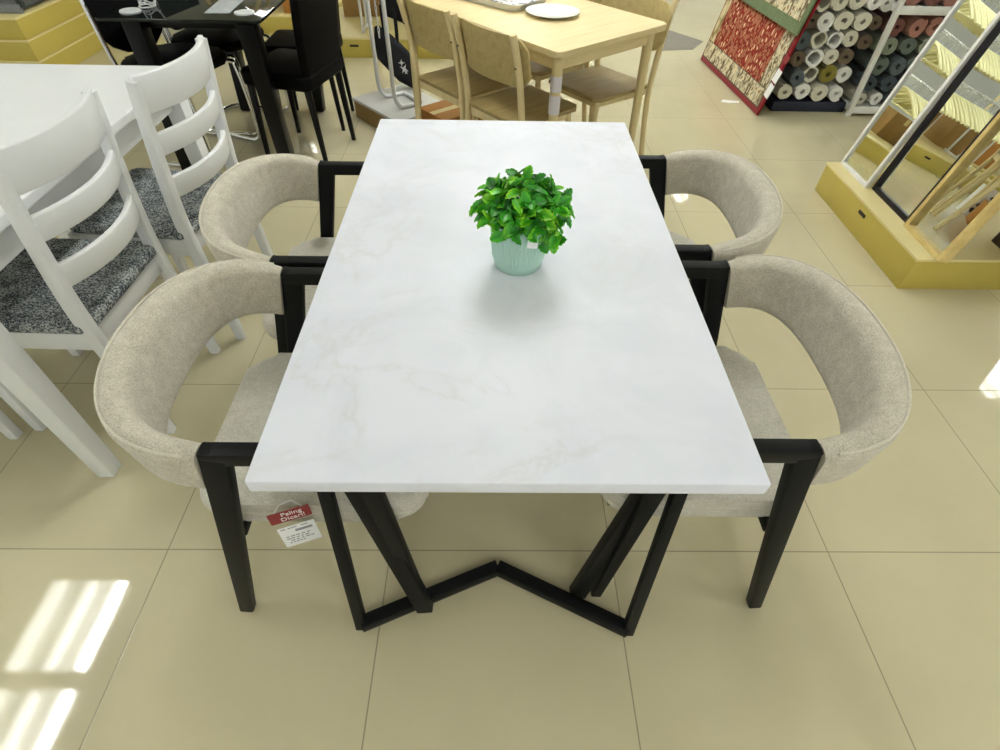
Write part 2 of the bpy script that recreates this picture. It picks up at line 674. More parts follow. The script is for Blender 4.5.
def make_armchair():
    t = thing('armchair', 'beige', 'armchair', (0, 0, 0), 0, 'beige armchairs around the marble table')
    P = band_path()
    N = len(P)
    frames, secs, crest = [], [], []
    for i, p in enumerate(P):
        tg = (P[min(i + 1, N - 1)] - P[max(i - 1, 0)]).normalized()
        out = Vector((tg.y, -tg.x, 0))
        if out.x > 0 and abs(out.x) > .5:
            out = -out
        if out.dot(p - Vector((.05, 0, 0))) < 0:
            out = -out
        s = i / (N - 1)
        k = math.sin(PI * s) ** .8
        ztop = .670 + .054 * k
        zbot = .548 + .032 * k
        lean = .10 + .10 * k
        up = (Vector((.19 * (1 - k), 0, 1)) + out * lean).normalized()
        h = ztop - zbot
        endf = min(1.0, .94 + min(i, N - 1 - i) * .03)
        frames.append((p + Vector((0, 0, (ztop + zbot) / 2)), out, up))
        th = .046 + .008 * k
        secs.append([(a * endf, c) for a, c in rrect(th, h, th * .42, 4)])
        crest.append(p + Vector((0, 0, (ztop + zbot) / 2)) + up * (h / 2 - .004) + out * (th / 2 - .007))
    b = new()
    sweep(b, frames, lambda i: secs[i])
    band = obj('backrest', b, M['beige'], t, 50)
    b = new()
    tube(b, crest[1:-1], .0028, 6)
    obj('piping', b, M['piping'], band)
    # seat cushion with rounded plan and a crowned top
    b = new()
    poly = rrect(.45, .454, .06, 6)
    prism(b, [(x + .085, y) for x, y in poly], .362, .430, .022)
    seat = obj('seat', b, M['beige_seat'], t, 50)
    b = new()
    tube(b, [(x * .995 + .085, y * .995, .398) for x, y in poly], .003, 6, closed=True)
    obj('seat_piping', b, M['piping'], seat)
    b = new()
    for sy in (-1, 1):
        bar(b, (-.06, sy * .18, .360), (.29, sy * .18, .360), .03, .024, side=(0, 1, 0))
    for x in (-.058, .236):
        bar(b, (x, -.250, .352), (x, .250, .352), .024, .026, side=(1, 0, 0))
    obj('seat_frame', b, M['black_metal'], t)
    for sy in (-1, 1):
        b = new()
        bar(b, (-.018, sy * .257, .652), (.300, sy * .257, .652), .031, .032, side=(0, 1, 0))
        obj('armrest', b, M['black_metal'], t)
        b = new()
        bar(b, (.006, sy * .257, .667), (-.142, sy * .278, 0), .030, .046, .028, .032, side=(0, 1, 0), bev=.005)
        obj('rear_leg', b, M['black_metal'], t)
        b = new()
        bar(b, (.225, sy * .257, .650), (.272, sy * .252, 0), .028, .034, .024, .026, side=(0, 1, 0))
        obj('front_leg', b, M['black_metal'], t)
    return t


ac = make_armchair()
ac.location, ac.rotation_euler = (-.468, .760, 0), (0, 0, 0)
ac.scale = (1.06, .965, 1)
ac['label'] = 'beige barrel-back armchair with the red and white price card on its seat'
dup(ac, 'beige barrel-back armchair left of the marble table, beside the second white ladder-back chair', (-.508, 1.300, 0), .0).scale = (1, .96, 1)
dup(ac, 'beige barrel-back armchair right of the marble table at its near corner', (.541, .788, 0), PI).scale = (.985, 1.02, 1)
dup(ac, 'beige barrel-back armchair right of the marble table, behind another, nearest the yellow podium', (.514, 1.368, 0), PI + .01)

# price card hanging at the near side of the first armchair's seat
pc = thing('price_card', 'red and white price card in a clear sleeve on the near-left armchair seat', 'price card', (-.402, .5185, .433))
# local frame: the card stands upright, x along its width, y up
pc.rotation_euler = (math.radians(90), 0, math.radians(20))
b = new()
prism(b, rrect(.079, .038, .002, 2), 0, .0012)
hd = obj('red_header', b, M['paper_red'], pc)
hd['label'] = 'red header strip with white lettering'
for txt, y in (('Paling', .0085), ('Dicari!', -.0085)):
    b = text_bm(txt, .0175)
    b.transform(Matrix.Translation((.004, y, .0016)))
    obj('lettering', b, M['paper'], hd, 0, False)
b = new()
prism(b, rrect(.073, .079, .002, 2), 0, .0012, M=Matrix.Translation((0, -.079, 0)))
cd = obj('card', b, M['paper'], pc)
b = new()
box(b, (-.026, -.046, .0014), (.010, .003, .0004))
box(b, (-.008, -.046, .0014), (.018, .003, .0004))
box(b, (.016, -.046, .0014), (.014, .003, .0004))
box(b, (.012, -.060, .0014), (.034, .008, .0004))
for k, (x, wd_) in enumerate(((-.004, .052), (-.006, .046), (.002, .050), (-.010, .034))):
    q = 5
    for j in range(q):
        box(b, (x - wd_ / 2 + (j + .5) * wd_ / q, -.078 - k * .0085, .0014), (wd_ / q * (.55 + .3 * ((j * 7 + k * 3) % 4) / 3), .0032, .0004))
pr = obj('print', b, M['ink'], cd, 0)
pr['kind'] = 'stuff'
b = new()
tube(b, [(-.03, .012, 0), (-.012, .034, -.006), (.012, .034, -.010), (.03, .012, 0)], .0010, 5)
obj('cord', b, M['paper'], pc)

# ------------------------------------------------------------------ potted plant
pp = thing('potted_plant', 'bright green artificial plant in a ribbed mint pot on the marble table', 'potted plant', (.050, .930, TZ))
b = new()


def rib(a, r, z):
    return 1 + (.018 * math.cos(a * 48) if .022 < z < .098 and r > .045 else 0)


lathe(b, [(0, 0), (.046, 0), (.0495, .003), (.0505, .018), (.0500, .0215), (.0535, .0235), (.0545, .045), (.0560, .075), (.0572, .0965),
          (.0582, .099), (.0585, .104), (.0575, .1065), (.0545, .1065), (.053, .095), (.050, .088)], n=240, fn=rib)
pot = obj('pot', b, M['pot'], pp, 50)
b = new()
lathe(b, [(0, .093), (.03, .092), (.0515, .088)], n=32)
obj('soil', b, M['soil'], pp)
bs, bl = new(), new()
shade = bl.verts.layers.float.new('shade')


def leaf(bm, base, direction, up, L, W, val, curl):
    d = Vector(direction).normalized()
    n = (Vector(up) - d * Vector(up).dot(d)).normalized()
    sd = d.cross(n)
    prof = [(0, .10), (.12, .40), (.24, .86), (.34, .74), (.46, 1.04), (.58, .82), (.70, .94), (.80, .58), (.90, .52), (1.0, .03)]
    rows = []
    for i, (s, wv) in enumerate(prof):
        c = Vector(base) + d * L * s - n * curl * L * s * s
        row = []
        for q in (-1, -.5, 0, .5, 1):
            jag = 1.0
            vtx = bm.verts.new(c + sd * W * wv * q * jag + n * (abs(q) ** 1.5 * W * .38))
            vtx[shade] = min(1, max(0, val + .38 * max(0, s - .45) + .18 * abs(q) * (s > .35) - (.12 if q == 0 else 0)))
            row.append(vtx)
        rows.append(row)
    for A, B in zip(rows, rows[1:]):
        for k in range(4):
            bm.faces.new((A[k], A[k + 1], B[k + 1], B[k]))


rl = random.Random(21)
NL = 260
for i in range(NL):
    u = (i + .5) / NL
    el = math.asin(max(-.16, 1 - 1.15 * u))
    az = i * 2.39996 + rl.uniform(-.3, .3)
    R = rl.uniform(.060, .080) * (1 if i % 3 else .76)
    dv = Vector((math.cos(az) * math.cos(el), math.sin(az) * math.cos(el), math.sin(el) * .66))
    p = Vector((.004, 0, .122)) + dv * R
    if i % 3 == 0:
        tube(bs, [(dv.x * .02, dv.y * .02, .09), Vector((dv.x * .03, dv.y * .03, .108)), p], .0013, 5)
    d2 = (dv * .7 + Vector((rl.uniform(-.8, .8), rl.uniform(-.8, .8), rl.uniform(-.45, .35)))).normalized()
    upv = (dv + Vector((0, 0, .55)) + Vector((rl.uniform(-.6, .6), rl.uniform(-.6, .6), 0))).normalized()
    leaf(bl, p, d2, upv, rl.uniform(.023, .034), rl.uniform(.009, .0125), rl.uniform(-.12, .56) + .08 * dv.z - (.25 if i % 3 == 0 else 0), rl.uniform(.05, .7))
# the spray drooping over the rim at the right front
for k in range(16):
    p = Vector((.052 + rl.uniform(-.014, .020), -.036 + rl.uniform(-.016, .012), .076 + rl.uniform(0, .050)))
    leaf(bl, p, (rl.uniform(-.3, .8), rl.uniform(-.8, -.1), rl.uniform(-.8, .3)), (rl.uniform(-.2, .5), -1, .6), rl.uniform(.024, .032), rl.uniform(.009, .0125), rl.uniform(.15, .65), .3)
tube(bs, [(.02, -.01, .095), (.045, -.035, .122), (.054, -.04, .09)], .0015, 5)
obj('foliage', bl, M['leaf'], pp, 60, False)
obj('stems', bs, M['stem'], pp)
b = new()
prism(b, rrect(.020, .018, .002, 2), 0, .001, M=Matrix.Translation((.023, -.064, .088)) @ Euler((1.25, .15, .2)).to_matrix().to_4x4())
tg = obj('tag', b, M['paper'], pp)

# ------------------------------------------------------------------ white table and its ladder-back chairs
wt = thing('white_table', 'white lacquered dining table cut off by the left edge of the picture', 'dining table', (-1.53, 1.485, 0))
b = new()
prism(b, rrect(.82, 1.26, .012, 3), .722, .75, .004)
obj('table_top', b, M['white'], wt)
b = new()
for sy in (-1, 1):
    box(b, (0, sy * .555, .675), (.66, .022, .094), bev=.003)
for sx in (-1, 1):
    box(b, (sx * .345, 0, .675), (.022, 1.09, .094), bev=.003)
obj('apron', b, M['white'], wt)
for sx in (-1, 1):
    for sy in (-1, 1):
        b = new()
        bar(b, (sx * .355, sy * .580, .722), (sx * .366, sy * .590, 0), .066, .066, .050, .050, bev=.005)
        obj('leg', b, M['white'], wt)


def make_ladder_chair():
    """local: faces +x; rear feet at x = -.21"""
    t = thing('dining_chair', 'white', 'chair', (0, 0, 0), 0, 'white ladder-back chairs')
    W = .185
    for sy in (-1, 1):
        b = new()
        prof = [(-.215, 0.0, .030), (-.200, .25, .036), (-.190, .45, .040), (-.205, .65, .036), (-.240, .905, .028)]
        pts = catmull([(x, sy * W, z) for x, z, _ in prof], 5)
        wd = catmull([(w_, 0, 0) for _, _, w_ in prof], 5)
        fr = []
        for i, p in enumerate(pts):
            tg_ = (pts[min(i + 1, len(pts) - 1)] - pts[max(i - 1, 0)]).normalized()
            fr.append((p, Vector((0, 1, 0)), tg_.cross(Vector((0, 1, 0)))))
        sweep(b, fr, lambda i: rrect(.028, wd[i].x, .005, 2))
        obj('rear_leg', b, M['white'], t)
        b = new()
        bar(b, (.195, sy * W, .43), (.205, sy * (W + .004), 0), .040, .040, .030, .030, bev=.004)
        obj('front_leg', b, M['white'], t)

    def xb(z):
        return -.190 - (.05 * ((z - .45) / .455) ** 1.5 if z > .45 else 0)
    for name, z0, z1 in (('top_rail', .815, .915), ('back_slat', .700, .764), ('back_slat', .570, .636)):
        b = new()
        fr = []
        n = 14
        bow = .052 if name != 'lower_rail' else .012
        zc = (z0 + z1) / 2
        for k in range(n + 1):
            y = -W + 2 * W * k / n
            q = 1 - (y / W) ** 2
            crown = .022 * q if name == 'top_rail' else 0
            dx = -bow * q
            tgv = Vector((2 * bow * y / W / W, 1, 0)).normalized()
            ex = Vector((tgv.y, -tgv.x, 0))
            lean = Vector((-.12, 0, 1)).normalized()
            fr.append((Vector((xb(zc) + dx, y, zc - crown * .0)), ex, lean))
        sweep(b, fr, rrect(.018, z1 - z0, .005, 2))
        obj(name, b, M['white'], t, 50)
    b = new()
    for sy in (-1, 1):
        bar(b, (-.18, sy * W, .40), (.19, sy * W, .40), .018, .06, side=(0, 1, 0))
    for x in (-.18, .195):
        bar(b, (x, -W, .40), (x, W, .40), .018, .06, side=(1, 0, 0))
    obj('seat_frame', b, M['white'], t)
    b = new()
    prism(b, [(x + .005, y) for x, y in rrect(.415, .405, .03, 4)], .430, .468, .014)
    obj('seat', b, M['speckle'], t, 50)
    return t


lc = make_ladder_chair()
lc.location, lc.rotation_euler = (-1.255, 1.240, 0), (0, 0, PI - .03)
lc['label'] = 'white ladder-back chair with grey speckled seat, nearest, cut by the left edge'
dup(lc, 'white ladder-back chair with grey speckled seat behind the far-left beige armchair', (-1.158, 1.700, 0), PI - .10)
dup(lc, 'white ladder-back chair on the far side of the white table, only its legs showing', (-1.735, 1.208, 0), .02)

# ------------------------------------------------------------------ pale wooden table set
BA = math.radians(40.0)
bx_, ax_ = Vector((math.cos(BA), math.sin(BA), 0)), Vector((-math.sin(BA), math.cos(BA), 0))
O = Vector((.248, 2.332, 0))
W2, L2 = .70, 1.20


def wp(bv, av, z=0):
    return O + bx_ * bv + ax_ * av + Vector((0, 0, z))


wd = thing('wooden_table', 'pale wooden dining table behind the marble table, set with plate and tray', 'dining table', wp(W2 / 2, L2 / 2), BA)
b = new()
prism(b, rrect(W2, L2, .035, 5), .726, .75, .005)
obj('table_top', b, M['wood'], wd)
b = new()
for s in (-1, 1):
    box(b, (s * (W2 / 2 - .058), 0, .695), (.018, L2 - .12, .060), bev=.002)
    box(b, (0, s * (L2 / 2 - .058), .695), (W2 - .12, .018, .060), bev=.002)
obj('apron', b, M['wood'], wd)
first = None
for sx in (-1, 1):
    for sy in (-1, 1):
        b = new()
        tube(b, [(sx * (W2 / 2 - .058), sy * (L2 / 2 - .058), .726), (sx * (W2 / 2 - .050), sy * (L2 / 2 - .050), 0)], .0235, 14, r1=.016)
        lg = obj('leg', b, M['wood_post'], wd)
        if (sx, sy) == (-1, -1):
            b = new()
            for z0, z1 in ((.495, .57), (.585, .645)):
                f = lambda z: W2 / 2 - .050 - .008 * z / .726
                g = lambda z: L2 / 2 - .050 - .008 * z / .726
                tube(b, [(-f(z0), -g(z0), z0), (-f(z1), -g(z1), z1)], .0245, 14)
            lb = obj('price_label', b, M['label'], lg)
            lb['label'] = 'pale lilac price label wrapped round the leg'


def make_wood_chair():
    """local: faces +x, seat centre over the origin"""
    t = thing('wooden_chair', 'pale', 'chair', (0, 0, 0), 0, 'pale wooden chairs at the wooden table')
    for sy in (-1, 1):
        b = new()
        tube(b, catmull([(-.225, sy * .205, 0), (-.185, sy * .195, .30), (-.180, sy * .190, .46), (-.205, sy * .190, .66), (-.245, sy * .190, .812)], 5), .0145, 10)
        obj('rear_leg', b, M['wood_post'], t)
        b = new()
        tube(b, [(.150, sy * .150, .43), (.190, sy * .185, 0)], .0150, 10, r1=.012)
        obj('front_leg', b, M['wood_post'], t)
    b = new()
    fr = []
    for k in range(17):
        y = -.222 + .444 * k / 16
        q = 1 - (y / .222) ** 2
        x = -.195 - .040 * q + .004
        tgv = Vector((2 * .040 * y / .222 ** 2, 1, 0)).normalized()
        fr.append((Vector((x + .012, y, .700)), Vector((tgv.y, -tgv.x, 0)), Vector((-.20, 0, 1)).normalized()))

    def sec(i):
        y = -.222 + .444 * i / 16
        e = max(0.0, (abs(y) - .150) / .072)
        h = .200 * math.sqrt(max(.08, 1 - .72 * e ** 2.2))
        return rrect(.012, h, .004, 2)
    sweep(b, fr, sec)
    bk = obj('backrest', b, M['wood_seat'], t, 50)
    for sy in (-1, 1):
        for x, z in ((-.233, .780), (-.214, .69)):
            b = new()
            tube(b, [(x - .016, sy * .190, z), (x - .010, sy * .190, z)], .004, 8)
            obj('screw', b, M['dark_metal'], bk)
    b = new()
    prism(b, [(-.19, -.165), (-.17, -.185), (.16, -.190), (.195, -.16), (.195, .16), (.16, .190), (-.17, .185), (-.19, .165)], .438, .456, .005)
    obj('seat', b, M['wood_seat_shaded'], t)
    b = new()
    for sy in (-1, 1):
        bar(b, (-.18, sy * .16, .42), (.155, sy * .145, .42), .018, .036, side=(0, 1, 0))
    for x in (-.175, .15):
        bar(b, (x, -.155, .42), (x, .155, .42), .018, .036, side=(1, 0, 0))
    obj('seat_frame', b, M['wood_post'], t)
    return t


wc = make_wood_chair()
wc.location, wc.rotation_euler = wp(.100, .300), (0, 0, BA)
wc['label'] = 'pale wooden chair with plywood back, just behind the far edge of the marble table'
dup(wc, 'pale wooden chair with plywood back at left of the wooden table, beside the black bag', wp(.105, .735), BA)
dup(wc, 'pale wooden chair tucked in at right of the wooden table, back towards the aisle', wp(.605, .290), BA + PI - .05)
dup(wc, 'pale wooden chair glimpsed under the wooden table, beyond the labelled leg', wp(.625, .745), BA + PI)

b = new()
lathe(b, [(0, .002), (.07, .002), (.078, 0), (.084, .003), (.124, .015), (.126, .018), (.122, .0185), (.085, .009), (.05, .007), (0, .007)], n=48)
pl = obj('plate', b, M['plate'], None, 50)
pl.location = (.262, 2.892, .7505)
tag(pl, 'round white plate on the pale wooden table', 'plate')

ty = thing('serving_tray', 'white rounded tray with dark floral print on the wooden table', 'tray', (.035, 3.135, .7505), math.radians(-42))
b = new()
fr_out = rrect(.40, .28, .05, 6)
rings = []
for (sc_, z) in ((.90, 0), (1.0, .028), (1.02, .029), (.99, .026), (.90, .006), (.88, .005)):
    rings.append([b.verts.new((x * sc_, y * sc_, z)) for x, y in fr_out])
for A, B in zip(rings, rings[1:]):
    for k in range(len(A)):
        b.faces.new((A[k], A[(k + 1) % len(A)], B[(k + 1) % len(A)], B[k]))
b.faces.new(rings[-1])
b.faces.new(rings[0][::-1])
obj('tray_body', b, M['plate'], ty, 50)
b = new()
rt = random.Random(4)
for k in range(60):
    x, y = rt.uniform(-.16, .16), rt.uniform(-.10, .10)
    r = rt.uniform(.004, .011)
    poly = [(x + r * (1 + .4 * math.cos(3 * a)) * math.cos(a), y + r * (1 + .4 * math.cos(3 * a)) * math.sin(a)) for a in [2 * PI * j / 12 for j in range(12)]]
    prism(b, poly, .0052, .0058)
obj('floral_print', b, M['ink_dark'], ty, 0)

# ------------------------------------------------------------------ black glass table and black chairs
gt = thing('glass_table', 'black glass-topped table with thick black legs and silver caps', 'dining table', (-1.39, 3.33, 0))
b = new()
prism(b, rrect(.72, 1.24, .02, 4), .738, .750, .003)
obj('table_top', b, M['glass_black'], gt)
for sx in (-1, 1):
    for sy in (-1, 1):
        b = new()
        bar(b, (sx * .255, sy * .50, .722), (sx * .215 if sx > 0 else sx * .255, sy * .38 if sx > 0 or sy > 0 else sy * .54, 0), .085, .085, .075, .075, bev=.008)
        lg = obj('leg', b, M['black_gloss'], gt)
        b = new()
        lathe(b, [(0, .722), (.046, .722), (.048, .726), (.048, .738)], (sx * .255, sy * .50, 0), 24)
        lathe(b, [(.045, .7502), (.043, .756), (0, .757)], (sx * .255, sy * .50, 0), 24)
        cp = obj('cap', b, M['silver'], lg)
        cp['label'] = 'round silver cap'
b = new()
for sx in (-1, 1):
    bar(b, (sx * .245, -.48, .70), (sx * .245, .48, .70), .03, .03)
for sy in (-1, 1):
    bar(b, (-.245, sy * .48, .70), (.245, sy * .48, .70), .03, .03)
obj('frame', b, M['black_gloss'], gt)

# wire stand and thin flat grey strip on the glass
b = new()
for k in range(2):
    pts = [(.035 * math.cos(a) + .006 * k, .035 * math.sin(a), .004 + .012 * k + .008 * math.sin(3 * a) * k) for a in [2 * PI * j / 28 for j in range(28)]]
    tube(b, pts, .0028, 6, closed=True)
for j in range(3):
    a = 2 * PI * j / 3
    tube(b, [(.035 * math.cos(a), .035 * math.sin(a), .003), (.05 * math.cos(a + .5), .05 * math.sin(a + .5), .10)], .0022, 6)
ws = obj('wire_stand', b, M['steel_white'], None)
ws.location = (-1.60, 2.905, .7512)
tag(ws, 'small white wire ring stand on the black glass table', 'stand')
b = new()
prism(b, rrect(.11, .42, .004, 2), 0, .003)
rn = obj('grey_strip', b, m_fabric('grey_strip_weave', (.24, .26, .27), (.34, .36, .36), 60), None)
rn.location, rn.rotation_euler = (-1.265, 3.02, .7505), (0, 0, .06)
tag(rn, 'narrow grey strip on the near right corner of the glass table', 'table runner')


def make_black_chair():
    """local: faces +x, seat centre over the origin"""
    t = thing('black_chair', 'black', 'chair', (0, 0, 0), 0, 'black upholstered chairs by the glass table')
    b = new()
    prism(b, rrect(.40, .40, .04, 4), .385, .465, .02)
    obj('seat', b, M['black_leather'], t, 50)
    b = new()
    fr = []
    for k in range(11):
        z = .43 + .57 * k / 10
        x = -.175 - .075 * (k / 10) ** 1.4
        fr.append((Vector((x, 0, z)), Vector((0, 1, 0)), Vector((1, 0, .12)).normalized()))
    sweep(b, fr, lambda i: rrect(.36 + .03 * math.sin(i / 10 * 2.6), .045 if 0 < i < 10 else .036, .016, 4))
    obj('backrest', b, M['black_leather'], t, 50)
    for sx in (-1, 1):
        for sy in (-1, 1):
            b = new()
            bar(b, (sx * .165, sy * .165, .40), (sx * .185, sy * .175, 0), .030, .030, .020, .020)
            obj('leg', b, M['black_gloss'], t)
    return t


bc = make_black_chair()
bc.location, bc.rotation_euler = (-1.085, 3.145, 0), (0, 0, math.radians(165))
bc['label'] = 'tall-backed black upholstered chair nearest, at the right side of the glass table'
dup(bc, 'black upholstered chair partly hidden behind the nearer black chair', (-1.135, 3.56, 0), math.radians(180)).scale = (1, .9, 1)


def make_chrome_chair():
    """local: faces +x, seat centre over the origin; chrome cantilever tube"""
    t = thing('chrome_chair', 'black', 'chair', (0, 0, 0), 0, 'black chairs with chrome tube frames')
    pts = []
    for sy in (1, -1):
        side = [(-.235, sy * .19, .98), (-.205, sy * .20, .72), (-.185, sy * .20, .50), (-.15, sy * .20, .44), (.14, sy * .20, .44), (.195, sy * .20, .40), (.215, sy * .20, .10), (.19, sy * .20, .025), (.10, sy * .20, .013), (-.20, sy * .20, .013)]
        pts += side if sy == 1 else side[::-1]
    # one bent tube: down the left side, across the floor, up the right side
    b = new()
    tube(b, catmull(pts, 5), .0115, 9)
    obj('tube_frame', b, M['chrome'], t)
    b = new()
    fr = []
    for k in range(13):
        z = .52 + .46 * k / 12
        x = -.20 - .05 * (k / 12)
        fr.append((Vector((x + .016, 0, z)), Vector((0, 1, 0)), Vector((1, 0, .1)).normalized()))
    sweep(b, fr, lambda i: rrect(.40 * math.sqrt(max(.16, 1 - max(0, (3 - i) / 3.4) ** 2)) * (1 if i < 11 else .94), .040, .018, 4))
    obj('backrest', b, M['black_leather'], t, 50)
    b = new()
    prism(b, rrect(.42, .40, .09, 6), .452, .50, .02)
    obj('seat', b, M['black_leather'], t, 50)
    return t


cc = make_chrome_chair()
cc.location, cc.rotation_euler = (-1.665, 3.085, 0), (0, 0, math.radians(-18))
cc['label'] = 'black chrome-tube chair left of the glass table, nearest the yellow boxes'
dup(cc, 'second black chrome-tube chair, behind the first and under the glass table edge', (-1.595, 3.515, 0), math.radians(-10))


# ------------------------------------------------------------------ display podiums
def podium(name, label, x0, x1, y0, y1, h, loc=None, slots=(), group=None, levels=1, cat='podium'):
    c = ((x0 + x1) / 2, (y0 + y1) / 2, 0)
    t = thing(name, label, cat, c, 0, group)
    lx, ly = x1 - x0, y1 - y0
    b = new()
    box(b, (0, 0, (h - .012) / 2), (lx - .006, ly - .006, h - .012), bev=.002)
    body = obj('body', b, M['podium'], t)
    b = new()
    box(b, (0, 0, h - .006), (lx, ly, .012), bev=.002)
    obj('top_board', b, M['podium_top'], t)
    for (side, pos, zc, ww) in slots:
        b = new()
        if side == '-x':
            box(b, (-lx / 2 + .0025, pos, zc), (.006, ww, .016), bev=.002)
        else:
            box(b, (pos, -ly / 2 + .0025, zc), (ww, .006, .016), bev=.002)
        obj('handle_slot', b, M['slot'], body)
    return t


podium('podium', 'low yellow display podium with leaning framed mirrors at the right edge', 1.750, 2.95, 1.838, 2.722, .153, slots=(('-x', .0, .105, .06),))
podium('podium', 'low yellow display podium at the back, behind the black bags', -1.42, .36, 4.815, 5.75, .141, slots=(('-y', .05, .085, .07), ('-y', -.60, .085, .07)))
podium('podium', 'low yellow display podium seen beside the tall black chair back', -2.75, -1.46, 5.42, 6.2, .141)
for kk, nm in enumerate(('lowest', 'middle', 'topmost')):
    pz = podium('podium', nm + ' yellow display box of the stack of three at top left', -4.2, -3.218, 4.175, 6.0, .129)
    pz.location.z = .130 * kk

# dark rack standing on the corner boxes
rk = thing('display_rack', 'dark metal display rack standing on the stack of yellow boxes', 'rack', (-3.71, 5.09, .390))
b = new()
for s in (-1, 1):
    bar(b, (s * .475, -.79, .025), (s * .475, .79, .025), .035, .05)
    bar(b, (-.475, s * .79, .025), (.475, s * .79, .025), .035, .05)
obj('base_rail', b, M['grey_metal'], rk)
b = new()
box(b, (0, 0, .02), (.92, 1.56, .012))
obj('shelf', b, M['dark_metal'], rk)
for sx in (-1, 1):
    for sy in (-1, 0, 1):
        b = new()
        bar(b, (sx * .475, sy * .77, .03), (sx * .475, sy * .77, 1.0), .035, .035)
        obj('post', b, M['dark_metal'], rk)

# cartons on the back podium
def carton(label, x, y, z, sx, sy, sz, rz, m='carton', group=None):
    t = thing('carton', label, 'box', (x, y, z), rz, group)
    b = new()
    box(b, (0, 0, sz / 2), (sx, sy, sz), bev=.003)
    bd = obj('box_body', b, M[m], t)
    b = new()
    box(b, (0, 0, sz + .0006), (sx * .98, .045, .001))
    box(b, (0, -sy / 2 - .0006, sz - .03), (.045, .001, .055))
    tp = obj('tape', b, M['podium_top'], t)
    return t


carton('brown carton on the back podium, right of the tall black chair', -1.17, 5.56, .1415, .30, .26, .34, .04)
carton('small orange carton on the back podium, left of the tall black chair', -1.72, 5.60, .1415, .26, .22, .30, -.05, 'carton_orange')
carton('pale crate-like carton on the back podium behind the black bag', -.60, 5.56, .1415, .36, .26, .24, .0)

# ------------------------------------------------------------------ plinth with the tube stand and black bags
pn = thing('plinth', 'low wooden plinth with a pale grey top holding the white tube stand', 'plinth', (-.600, 3.565, 0), math.radians(42))
b = new()
box(b, (0, 0, .052), (.385, .50, .104), bev=.003)
obj('body', b, M['carton'], pn)
b = new()
box(b, (0, 0, .112), (.40, .515, .016), bev=.003)
obj('top_board', b, M['grey_board'], pn)

st = thing('tube_stand', 'white steel tube stand with two uprights on the grey-topped plinth', 'stand', (-.668, 3.500, .1205), math.radians(-55))
b = new()
h = .105
for s in (-1, 1):
    pts = catmull([(s * h, -.0, 1.05), (s * h, 0, .30), (s * h, .0, .10), (s * h, .02, .035), (s * h, .06, .0125), (s * h, .17, .0125)], 6)
    tube(b, pts, .0125, 10)
tube(b, [(-h, .17, .0125), (h, .17, .0125)], .0125, 10)
tube(b, [(-h, 0, 1.05), (h, 0, 1.05)], .0125, 10)
obj('frame', b, M['steel_white'], st, 50)
b = new()
for k in range(26):
    z = 1.03 - k * .026
    pts = [((.0045 * math.cos(a)) * (1 if k % 2 else .2), (.0045 * math.cos(a)) * (.2 if k % 2 else 1), z + .016 * math.sin(a)) for a in [2 * PI * j / 10 for j in range(10)]]
    tube(b, pts, .0022, 5, closed=True)
obj('chain', b, M['steel_white'], st)


def make_bag(label, poly, loc, rz, straps, logo):
    t = thing('tote_bag', label, 'bag', loc, rz, None)
    b = new()
    # soft slab: outline in x/z, bulging in y
    n = len(poly)
    cx = sum(p[0] for p in poly) / n
    cz = sum(p[1] for p in poly) / n
    rings = []
    for (k, yy) in ((.55, -.032), (.86, -.026), (.97, -.013), (1.0, 0), (.97, .013), (.86, .026), (.55, .032)):
        rings.append([b.verts.new((cx + (x - cx) * k, yy, cz + (z - cz) * k)) for x, z in poly])
    for A, B in zip(rings, rings[1:]):
        for q in range(n):
            b.faces.new((A[q], A[(q + 1) % n], B[(q + 1) % n], B[q]))
    b.faces.new(rings[0])
    b.faces.new(rings[-1][::-1])
    bd = obj('bag_body', b, M['cloth_black'], t, 60)
    for s in straps:
        b = new()
        P = catmull([(x, y, z) for x, y, z in s], 5)
        fr = []
        for i, p in enumerate(P):
            tgv = (P[min(i + 1, len(P) - 1)] - P[max(i - 1, 0)]).normalized()
            fr.append((p, Vector((1, 0, 0)), tgv.cross(Vector((1, 0, 0)))))
        sweep(b, fr, rrect(.022, .004, .0015, 1))
        obj('strap', b, M['cloth_black'], t)
    if logo:
        b = new()
        for (x, z, r, a0) in logo:
            pts = [((r if k % 2 else r * .32) * math.cos(a0 + PI * k / 4), (r if k % 2 else r * .32) * math.sin(a0 + PI * k / 4)) for k in range(8)]
            prism(b, pts, 0, .001, M=Matrix.Translation((x, -.0325, z)) @ Matrix.Rotation(PI / 2, 4, 'X'))
        lg_ = obj('logo', b, M['logo'], bd, 0)
    return t


# (outlines in metres, x to the right, z up, measured from the bag's own base)
low = [(-.150, .275), (-.135, .345), (-.110, .352), (-.03, .295), (.055, .215), (.105, .140), (.095, -.005), (.075, -.012), (-.02, .035), (-.145, .170)]
make_bag('black tote bag with a white emblem hanging low behind the white tube stand', low, (-.612, 3.80, .125), 0,
         [[(-.075, -.01, .31), (-.078, -.016, .39), (-.078, -.016, .46)], [(-.005, -.01, .26), (.0, -.016, .34), (-.002, -.016, .44)]],
         [(.025, .12, .030, .3), (.012, .155, .022, .8), (.035, .10, .016, .1)])
upb = [(-.105, .0), (-.11, .30), (.06, .30), (.065, -.035), (.05, -.055)]
make_bag('black tote bag hanging above another one, behind the white tube stand', upb, (-.600, 3.86, .520), 0,
         [[(-.05, -.01, .28), (-.04, -.02, .40), (.0, -.02, .40), (.01, -.01, .28)]], None)

